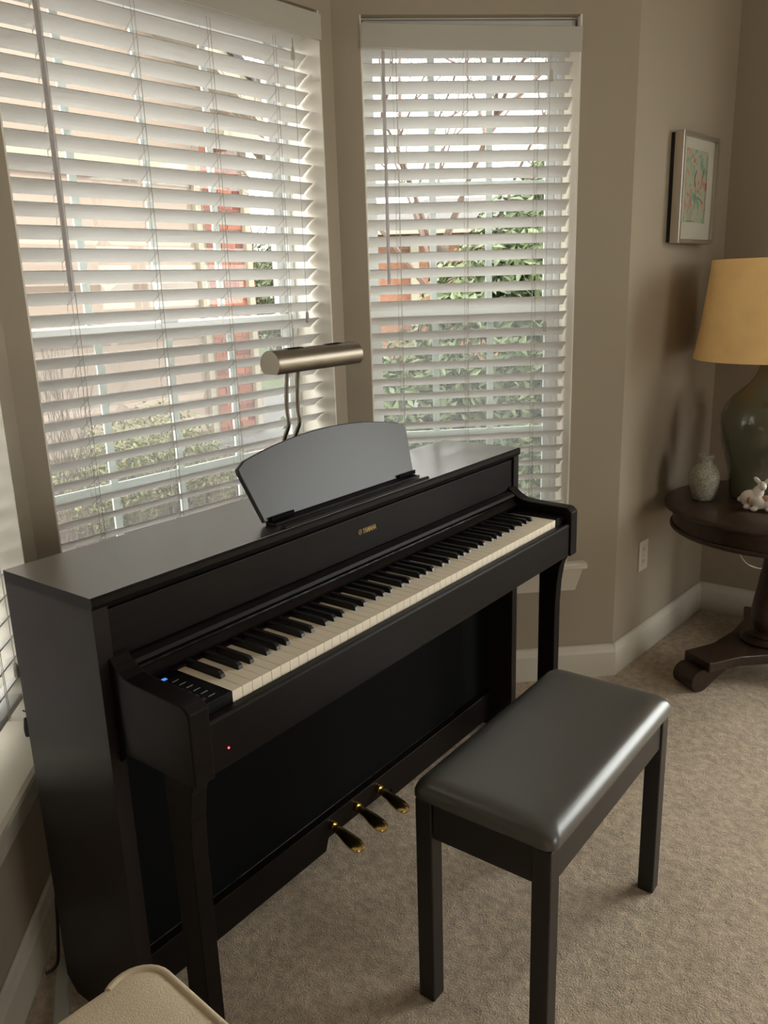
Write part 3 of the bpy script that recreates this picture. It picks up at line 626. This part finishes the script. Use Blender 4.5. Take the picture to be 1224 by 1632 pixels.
# ------------------------------------------------------------------ wall outlet
OU = thing('wall_outlet', c2 + pt*.178, 'cream duplex wall outlet low on the picture wall', 'outlet', pang); OU.location.z = .343
lpart('plate', MB().box(0, .072, -.006, -.0005, 0, .118), PLATE, OU, bevel=0.002)
for z in (.020, .066):
    so = lpart('socket', MB().box(.021, .051, -.0075, -.0062, z, z+.031), PLATE, OU, bevel=0.001)
    for x in (.029, .041): lpart('slot', MB().box(x-.0012, x+.0012, -.0079, -.0076, z+.011, z+.022), BLACKP, so)
lpart('screw', MB().tube([(.036, -.0062, .0585), (.036, -.0072, .0585)], .003, 10), STEEL, OU)

# ------------------------------------------------------------------ cream chair in the near left corner
CH = thing('upholstered_chair', (-.59, -1.03, 0), 'cream linen upholstered chair back with piping in the near left corner', 'chair')
hx0, hx1, hy0, hy1, hz = -.87, -.303, -.965, -.797, .757
def slab(x0, x1, y0, y1, z0, z1, rc, ez, n=10):
    lv_ = [(.010, z0), (.0, z0+.012), (0, z1-ez*1.6), (.0015, z1-ez*.9), (.006, z1-ez*.35), (.014, z1-ez*.08), (.032, z1), (.052, z1+.001)]
    vs_ = []; fs_ = []
    for ins, z in lv_:
        rr = max(.004, rc-ins*.6)
        for cx, cy, a0 in ((x1-ins-rr, y1-ins-rr, 0), (x0+ins+rr, y1-ins-rr, 90), (x0+ins+rr, y0+ins+rr, 180), (x1-ins-rr, y0+ins+rr, 270)):
            for k in range(n+1):
                a = math.radians(a0+90*k/n); vs_.append((cx+rr*math.cos(a), cy+rr*math.sin(a), z))
    k_ = 4*(n+1)
    for i in range(len(lv_)-1): fs_ += [(i*k_+j, i*k_+(j+1) % k_, (i+1)*k_+(j+1) % k_, (i+1)*k_+j) for j in range(k_)]
    fs_ += [tuple(range(k_-1, -1, -1)), tuple(range((len(lv_)-1)*k_, len(lv_)*k_))]
    return MB().add(vs_, fs_)
bk = part('backrest', slab(hx0, hx1, hy0, hy1, .30, hz, .034, .010), LINEN, CH, smooth=True)
pp = []
rc = .031; ins = .003
for k in range(0, 11):
    a = math.radians(125-125*k/10); pp.append((hx1-ins-rc+rc*math.cos(a), hy1-ins-rc+rc*math.sin(a), hz-.005))
for y in (hy1-.08, hy0+.06): pp.append((hx1-ins, y, hz-.005))
for k in range(0, 9):
    a = math.radians(-90*k/8); pp.append((hx1-ins-rc+rc*math.cos(a), hy0+ins+rc+rc*math.sin(a), hz-.005))
pp.append((hx0+.05, hy0+ins, hz-.005))
part('piping', MB().tube(pp, .0046, 10), PIPING, bk, smooth=True)
part('seat_cushion', slab(hx0, hx1, -1.40, hy0-.004, .33, .455, .05, .03), LINEN, CH, smooth=True)
part('seat_frame', MB().box(hx0+.02, hx1-.02, -1.38, hy1-.02, .235, .298), LINEN, CH, bevel=0.01)
for x in (hx0+.05, hx1-.05):
    for y in (-1.34, hy1-.06):
        part('leg', MB().lathe([(0, 0), (.014, 0), (.022, .2345), (0, .2345)], 16, (x, y, 0)), MAHOG, CH, smooth=True)

CH.rotation_euler = (0, 0, math.radians(-5)); CH.location = (-.59-.028, -1.03+.025, 0)
# ------------------------------------------------------------------ odds and ends left of the piano
tw = (c0-cm).normalized(); nw = Vector((-tw.y, tw.x, 0))
def lwp(a, d, z): return cm + tw*a + nw*d + Vector((0, 0, z))
cb = thing('cord_weight', lwp(.765, .012, ZS+.0225), 'small black cord clip resting on the left window sill against the piano', 'clip')
mbk = MB(); q = lwp(.765, .012, ZS+.0225)
mbk.prism([(-.014, 0), (.014, 0), (.018, .022), (.012, .040), (-.008, .046), (-.018, .020)], 1, -.011, .011)
mbk.v = [Vector((v.x*tw.x - v.y*tw.y, v.x*tw.y + v.y*tw.x, v.z)) + q for v in mbk.v]
part('body', mbk, BLACKP, cb, bevel=0.003)
part('loop', MB().tube([q+Vector((0, 0, .044)), q+tw*-.012+Vector((0, 0, .062)), q+tw*-.03+Vector((0, 0, .075))], .0018, 6), BLACKP, cb)
st = MB(); p0, p1 = Vector((.035, .075, 0)), Vector((-.125, -.155, 0)); dd = (p1-p0).normalized(); nn_ = Vector((-dd.y, dd.x, 0))*.0165
st.add([p0+nn_, p0-nn_, p1-nn_, p1+nn_] + [v+Vector((0, 0, .012)) for v in (p0+nn_*.7, p0-nn_*.7, p1-nn_*.7, p1+nn_*.7)], [(0, 1, 2, 3), (4, 7, 6, 5), (0, 4, 5, 1), (1, 5, 6, 2), (2, 6, 7, 3), (3, 7, 4, 0)])
solo('floor_strip', st, mat('pale_strip', (0.42, 0.42, 0.37), 0.6), (-.045, -.04, 0), 'pale flat strip lying on the carpet between wall and piano', 'strip', bevel=0.002)
solo('power_cord', MB().tube(curve([(.045, .016, .30), (.022, .030, .22), (.012, .034, .12), (.006, .042, .04), (-.004, .048, .019), (-.02, .052, .0165)]), .0035, 8), BLACKP, (.01, .03, 0), 'thin black power cord dangling behind the left end of the piano', 'cord', smooth=True)

# ================================================================== outdoors
GZ = -.30
MULCH = mat('mulch', (0.0595, 0.0294, 0.0238), 0.95, var=0.45, vscale=14, bump=0.8, bscale=40, stretch=(1, 2.5, 1))
LAWN = mat('lawn', (0.0385, 0.0546, 0.0175), 0.95, var=0.25, vscale=3, bump=0.5, bscale=60)
CONC = mat('concrete', (0.084, 0.0805, 0.0805), 0.9, var=0.06, vscale=5)
def quad(pts, z0, z1): return MB().prism(pts, 2, z0, z1)
def oq(u0, u1, v0, v1): return [tuple(LW(u, v).xy) for u, v in ((u0, v0), (u1, v0), (u1, v1), (u0, v1))]
tag(link('garden_bed', quad(oq(-9, 5.3, .30, 5.2), GZ-.2, GZ).mesh('garden_bed', MULCH)), 'reddish brown mulched garden bed', None, None, 'structure')
tag(link('driveway', quad(oq(-9, 9.0, 5.2, 9.2), GZ-.22, GZ-.02).mesh('driveway', CONC)), 'pale concrete driveway', None, None, 'structure')
tag(link('lawn', quad(oq(-40, 60, 9.2, 60), GZ-.25, GZ-.03).mesh('lawn', LAWN)), 'green lawn beyond the driveway', None, None, 'structure')
tag(link('side_lawn', quad([tuple(LW(u, v).xy) for u, v in ((5.3, -30), (60, -30), (60, 9.2), (9.0, 9.2), (9.0, 5.2), (5.3, 5.2))], GZ-.25, GZ-.03).mesh('side_lawn', LAWN)), 'green lawn beside the house', None, None, 'structure')
tag(link('side_bed', quad([tuple(LW(u, v).xy) for u, v in ((.86, .30), (.86, -.42), (1.75, -.42), (1.75, -6), (5.3, -6), (5.3, .30))], GZ-.2, GZ).mesh('side_bed', MULCH)), 'mulched bed outside the narrow window', None, None, 'structure')

tag(link('bounce_slab', quad([(3.06, -6.5), (7.5, -6.5), (7.5, -1.0), (3.06, -1.0)], GZ, GZ+.15).mesh('bounce_slab', mat('bounce_slab_pale', (0.238, 0.217, 0.196), 0.9))), 'added pale bounce slab outside the end wall', None, None, 'structure')  # unseen slab added to bounce daylight onto ceiling and walls
# garage wing: door panels, brick pier, trim, eave
GV = 6.0
SIDING = mat('garage_door_paint', (0.205, 0.158, 0.124), 0.7)
BRICKS = [mat('brick_red', (0.175, 0.056, 0.035), 0.9, var=0.2, vscale=9, bump=0.3, bscale=60), mat('brick_orange', (0.21, 0.0756, 0.0434), 0.9, var=0.2, vscale=9, bump=0.3, bscale=60), mat('brick_dark', (0.112, 0.035, 0.0245), 0.9, var=0.2, vscale=9, bump=0.3, bscale=60)]
MORTAR = mat('mortar', (0.224, 0.182, 0.147), 0.95)
CREAM = mat('cream_trim', (0.235, 0.205, 0.155), 0.7)
ROOF = mat('roof_shingle', (0.035, 0.0315, 0.0315), 0.95, var=0.2, vscale=20)
def okit(name, label, cat, u, v, z=GZ, rot=TH):
    return thing(name, LW(u, v, z), label, cat, rot)
G = okit('garage', 'cream garage wing with a panelled door seen through the wide blind', 'garage', 0, GV, 0)
lpart('wall', MB().box(-6.2, 4.95, .12, 3.0, GZ-.02, 3.02), mat('garage_wall', (0.205, 0.158, 0.124), 0.8), G)
door = lpart('garage_door', MB().box(-5.2, 4.28, .085, .119, GZ, 2.55), SIDING, G)
for k in range(5):
    z0 = GZ + .012 + k*.565
    for j in range(8):
        xa = 4.28 - (j+1)*1.18; me = None
        pn = lpart('door_panel', MB().add([(xa+.03, .084, z0+.03), (xa+1.15, .084, z0+.03), (xa+1.15, .084, z0+.535), (xa+.03, .084, z0+.535), (xa+.09, .060, z0+.085), (xa+1.09, .060, z0+.085), (xa+1.09, .060, z0+.48), (xa+.09, .060, z0+.48)],
              [(0, 3, 2, 1), (4, 5, 6, 7), (0, 1, 5, 4), (1, 2, 6, 5), (2, 3, 7, 6), (3, 0, 4, 7)]), SIDING, door)
lpart('door_trim', MB().box(4.285, 4.37, .02, .118, GZ, 2.55), CREAM, G)
lpart('header', MB().box(-5.2, 4.37, .03, .118, 2.555, 2.80), CREAM, G)
lpart('downspout', MB().box(4.905, 4.99, -.085, -.012, GZ, 2.95), CREAM, G, bevel=0.01)
PK = 1.0; SL = 0.80; EU = 5.45; EZ = 3.16
def rz_(u): return EZ + (EU-u)*SL
lpart('gable', MB().prism([(4.95, 3.021), (4.95, rz_(4.95)-.34), (PK, rz_(PK)-.34), (-2.95, rz_(4.95)-.34), (-2.95, 3.021)], 1, .12, 3.0), MATS['garage_wall'], G)
for sg in (1, -1):
    f_ = lambda u: PK + (u-PK)*sg
    lpart('rake_board', MB().prism([(f_(EU), EZ-.30), (f_(EU), EZ-.03), (f_(PK), rz_(PK)-.03), (f_(PK), rz_(PK)-.30)], 1, -.36, -.30), CREAM, G)
    lpart('soffit', MB().prism([(f_(EU), EZ-.34), (f_(EU), EZ-.305), (f_(PK), rz_(PK)-.305), (f_(PK), rz_(PK)-.34)], 1, -.36, .119), CREAM, G)
    lpart('roof', MB().prism([(f_(EU+.08), EZ-.094), (f_(EU+.08), EZ+.02), (f_(PK), rz_(PK)+.10), (f_(PK), rz_(PK)-.029)], 1, -.42, 3.2), ROOF, G)
lpart('eave_return', MB().box(4.45, 5.5, -.36, .0, 2.97, 3.09), CREAM, G)
pier = lpart('brick_pier', MB().box(4.375, 5.06, .0, .118, GZ, 2.96), MORTAR, G)
bw, bh, gp = .204, .061, .011; bme = {}
def brickme(wd, dp, m):
    key = (round(wd, 3), round(dp, 3), m.name)
    if key not in bme: bme[key] = MB().box(0, wd, -.012, dp, 0, bh).mesh('brick', m)
    return bme[key]
rows = int((2.95-GZ)/(bh+gp))
for k in range(rows):
    z = GZ + .004 + k*(bh+gp); x = 4.378; first = (k % 2 == 1)
    while x < 5.05:
        wd = bw/2-gp/2 if first else bw; first = False; wd = min(wd, 5.058-x)
        if wd > .03: link('brick', brickme(wd, .02, random.choice(BRICKS)), pier, (x, random.uniform(-.002, .002), z))
        x += wd+gp

# leafy shrubs
def leaf_cloud(name, blobs, n, size, m, seed, parent=None, org=(0, 0, 0), shell=.55):
    rnd = random.Random(seed); mb = MB(); tot = sum(b[3]*b[4]*b[5] for b in blobs); o = Vector(org)
    for b in blobs:
        cnt = int(n*b[3]*b[4]*b[5]/tot)
        for _ in range(cnt):
            d = Vector((rnd.gauss(0, 1), rnd.gauss(0, 1), rnd.gauss(0, 1))).normalized(); rr = rnd.uniform(shell, 1.03)
            c = Vector((b[0]+d.x*b[3]*rr, b[1]+d.y*b[4]*rr, b[2]+d.z*b[5]*rr))
            if c.z < GZ+.02: continue
            a = (d + Vector((rnd.uniform(-1, 1), rnd.uniform(-1, 1), rnd.uniform(-.4, 1)))).normalized(); t = a.cross(Vector((rnd.uniform(-1, 1), rnd.uniform(-1, 1), rnd.uniform(-1, 1)))).normalized(); s2 = a.cross(t)
            l = size*rnd.uniform(.6, 1.3); wd = l*.42
            mb.v += [c-t*l*.5, c+s2*wd*.5+a*l*.1, c+t*l*.5, c-s2*wd*.5+a*l*.1]; i = len(mb.v); mb.f += [(i-4, i-3, i-2), (i-4, i-2, i-1)]
    me = bpy.data.meshes.new(name); me.from_pydata([v-o for v in mb.v], [], mb.f); me.materials.append(m); return me
LEAFY = mat('boxwood_leaf', (0.21, 0.21, 0.0875), 0.6, col2=(0.112, 0.1155, 0.049), vscale=22)
LEAFG = mat('evergreen_leaf', (0.145, 0.19, 0.078), 0.5, col2=(0.040, 0.060, 0.030), vscale=9)
TWIG = mat('twig', (0.07, 0.049, 0.035), 0.9)
def shrub(name, label, u, v, blobs, n, size, m, seed, z=GZ, shell=.55):
    o = LW(u, v, z); T_ = thing(name, o, label, 'shrub')
    bl_ = []
    for (du, dv, dz, a, b, c) in blobs:
        q = LW(u+du, v+dv, z+dz); bl_.append((q.x, q.y, q.z, a, b, c))
    f_ = link('foliage', leaf_cloud('foliage', bl_, n, size, m, seed, None, o, shell), T_); f_['kind'] = 'stuff'
    sm_ = MB(); rnd = random.Random(seed+1)
    for i in range(7):
        a = rnd.uniform(0, 6.28); b0 = bl_[i % len(bl_)]; q = Vector((b0[0]+math.cos(a)*.2*b0[3], b0[1]+math.sin(a)*.2*b0[4], b0[2])); bs = Vector((b0[0], b0[1], z))+Vector((math.cos(a)*.05, math.sin(a)*.05, 0))
        sm_.tube([bs, (bs+q)/2+Vector((rnd.uniform(-.03, .03), rnd.uniform(-.03, .03), 0)), q], [.012, .009, .005], 6)
    part('stem', sm_, TWIG, T_)
    return T_
shrub('boxwood_bush', 'yellow green boxwood bush in the garden bed before the garage door', 1.62, 3.5, [(-.25, 0, .42, .42, .40, .42), (.15, 0, .50, .38, .40, .42), (.45, 0, .30, .30, .35, .32), (-.50, .05, .30, .30, .32, .32)], 9000, .045, LEAFY, 3)
shrub('flower_clump', 'low pale green clump in front of the brick pier', 2.72, 3.6, [(0, 0, .16, .26, .24, .20)], 1300, .05, LEAFY, 31)
# window shrub: placed along the right bay wall direction
tr_ = (c2-c1).normalized(); nr_ = Vector((-tr_.y, tr_.x, 0))
def rloc(a, d):
    q = c1 + tr_*a + nr_*d - c1; return (q.x*math.cos(TH)+q.y*math.sin(TH), -q.x*math.sin(TH)+q.y*math.cos(TH))
def rblob(a, d, z, rx, ry, rz, base):
    u, v = rloc(a, d); return (u-base[0], v-base[1], z-GZ, rx, ry, rz)
bs = rloc(1.1, 2.4)
shrub('evergreen_shrub', 'tall dense evergreen shrub filling the right of the narrow window', bs[0], bs[1],
      [rblob(1.45, 2.6, 1.45, .55, .55, .60, bs), rblob(1.05, 2.5, .95, .50, .50, .75, bs), rblob(1.75, 2.7, 1.1, .5, .5, .9, bs), rblob(1.62, 2.75, 1.78, .42, .42, .50, bs), rblob(1.35, 2.4, .35, .6, .5, .6, bs), rblob(1.75, 2.6, .2, .5, .5, .5, bs), rblob(.55, 2.4, .62, .42, .42, .52, bs), rblob(.15, 2.6, .55, .42, .42, .55, bs), rblob(.5, 2.3, .1, .5, .4, .4, bs), rblob(.0, 2.4, .0, .5, .4, .35, bs)], 26000, .085, LEAFG, 5)
# bare twiggy shrub and trees
def grow(mb, rnd, p, d, l, r, depth, spread, tips=None):
    pts = [p]; rs = [r]; q = p
    for i in range(3):
        d = (d + Vector((rnd.uniform(-1, 1), rnd.uniform(-1, 1), rnd.uniform(-.5, .8)))*.13).normalized(); q = q + d*l/3; pts.append(q); rs.append(r*(1-.13*(i+1)))
    mb.tube(pts, rs, 5 if r > .01 else 4, False)
    if depth > 0:
        for k in range(rnd.choice((2, 3, 3))):
            ax = Vector((rnd.uniform(-1, 1), rnd.uniform(-1, 1), rnd.uniform(-1, 1))).normalized()
            nd = (d + ax*spread*rnd.uniform(.7, 1.2) + Vector((0, 0, .12))).normalized(); s_ = pts[rnd.choice((2, 3, 3))]
            grow(mb, rnd, s_, nd, l*rnd.uniform(.62, .85), r*.60, depth-1, spread)
BARK = mat('bark', (0.091, 0.0665, 0.0525), 0.95, var=0.3, vscale=12); BRANCH = mat('branch_reddish', (0.112, 0.0735, 0.056), 0.95)
def bare_tree(name, label, pos, h, r, depth, seed, spread=.75, lean=(0, 0)):
    rnd = random.Random(seed); T_ = thing(name, pos, label, 'tree'); b = Vector(pos); tk = MB(); d = Vector((lean[0], lean[1], 1)).normalized()
    top = b + d*h*.42; tk.tube([b-Vector((0, 0, .1)), b+d*h*.2, top], [r*1.25, r, r*.85], 10); part('trunk', tk, BARK, T_, smooth=True)
    br = MB()
    for k in range(6):
        a = k*1.05+rnd.uniform(-.3, .3); nd = Vector((math.cos(a)*.8, math.sin(a)*.8, rnd.uniform(.6, 1.3))).normalized(); grow(br, rnd, b+d*h*rnd.uniform(.28, .42), nd, h*.24, r*.5, depth, spread)
    o_ = part('branches', br, BRANCH, T_); o_['kind'] = 'stuff'
    return T_
def rw(a, d, z=GZ): q = c1 + tr_*a + nr_*d; return Vector((q.x, q.y, z))
bare_tree('bare_tree', 'bare leafless tree with spreading branches beyond the narrow window', rw(1.15, 5.1), 4.9, .06, 5, 11, .8, (.0, -.02))
bare_tree('bare_tree', 'second bare tree with fine reddish branches behind the evergreen shrub', rw(4.6, 9.0), 4.6, .055, 5, 23, .8)
tw_ = thing('twiggy_shrub', LW(.62, 3.0, GZ), 'leafless twiggy shrub at the lower left of the wide window', 'shrub'); rnd = random.Random(4); mb = MB()
for k in range(16):
    a = rnd.uniform(0, 6.28); grow(mb, rnd, LW(.62+rnd.uniform(-.3, .3), 3.0+rnd.uniform(-.2, .2), GZ), Vector((math.cos(a)*.18, math.sin(a)*.18, 1)).normalized(), .62, .0055, 2, .4)
o_ = part('twigs', mb, TWIG, tw_); o_['kind'] = 'stuff'

# distant brick house seen through the narrow window, and trees closing the view
hp0 = rw(0.7, 14.0, 0); HA = math.atan2(tr_.y, tr_.x)
HH = thing('brick_house', hp0, 'distant orange brick house with a grey roof and white trim', 'house', HA)
lpart('wall', MB().box(0, 9.0, 0, 6, GZ-.02, 2.35), mat('far_brick', (0.252, 0.119, 0.0735), 0.9, var=0.3, vscale=6, stretch=(2, 2, 8)), HH)
lpart('roof', MB().add([(-.5, -.5, 2.36), (9.5, -.5, 2.36), (9.5, 6.5, 2.36), (-.5, 6.5, 2.36), (2.2, 3, 3.25), (6.8, 3, 3.25)], [(0, 3, 2, 1), (0, 1, 5, 4), (1, 2, 5), (2, 3, 4, 5), (3, 0, 4)]), mat('far_roof', (0.0525, 0.0462, 0.0434), 0.95, var=0.1, vscale=5), HH)
lpart('gutter', MB().box(-.5, 9.5, -.6, -.501, 2.30, 2.44), CREAM, HH)
for x in (2.6, 4.6, 6.6):
    wn = lpart('window', MB().box(x, x+.85, -.06, -.001, .75, 1.95), CREAM, HH); lpart('pane', MB().box(x+.08, x+.77, -.066, -.0605, .83, 1.87), mat('far_pane', (0.10, 0.11, 0.12), 0.15), wn)
lpart('porch_post', MB().box(1.32, 1.48, -.30, -.13, GZ, 2.30), CREAM, HH)
def far_tree(label, pos, blobs, n, size, m, seed):
    T_ = thing('garden_tree', pos, label, 'tree', group='trees beyond the garage'); p_ = Vector(pos)
    f_ = link('foliage', leaf_cloud('foliage', [(p_.x+a, p_.y+b, p_.z+c, d, e_, g) for a, b, c, d, e_, g in blobs], n, size, m, seed, None, p_, .5), T_); f_['kind'] = 'stuff'
    part('trunk', MB().tube([p_-Vector((0, 0, .1)), p_+Vector((.05, 0, blobs[0][2]*.5)), p_+Vector((0, 0, blobs[0][2]))], [.16, .13, .08], 10), BARK, T_, smooth=True)
FAR1 = mat('far_green', (0.07, 0.0875, 0.035), 0.9, col2=(0.028, 0.0385, 0.0175), vscale=2); FAR2 = mat('far_olive', (0.105, 0.084, 0.0455), 0.9, col2=(0.049, 0.0385, 0.021), vscale=2)
far_tree('dark green tree beyond the lawn, right of the brick pier', LW(12.3, 13.2, GZ), [(0, 0, 1.5, .9, .9, 1.3)], 2500, .16, FAR1, 41)
far_tree('olive brown tree beyond the lawn, behind the brick pier', LW(14.4, 17.2, GZ), [(0, 0, 1.7, 1.2, 1.2, 1.4)], 2500, .16, FAR2, 42)
far_tree('tall green tree farther right beyond the lawn', LW(19.6, 21.0, GZ), [(0, 0, 1.6, 1.5, 1.5, 1.5), (.3, .2, 2.6, 1, 1, 1)], 3000, .18, FAR1, 43)
bare_tree('bare_tree', 'bare tree standing beyond the lawn right of the garage', LW(23.5, 26.5, GZ), 6.5, .10, 4, 51, .8)
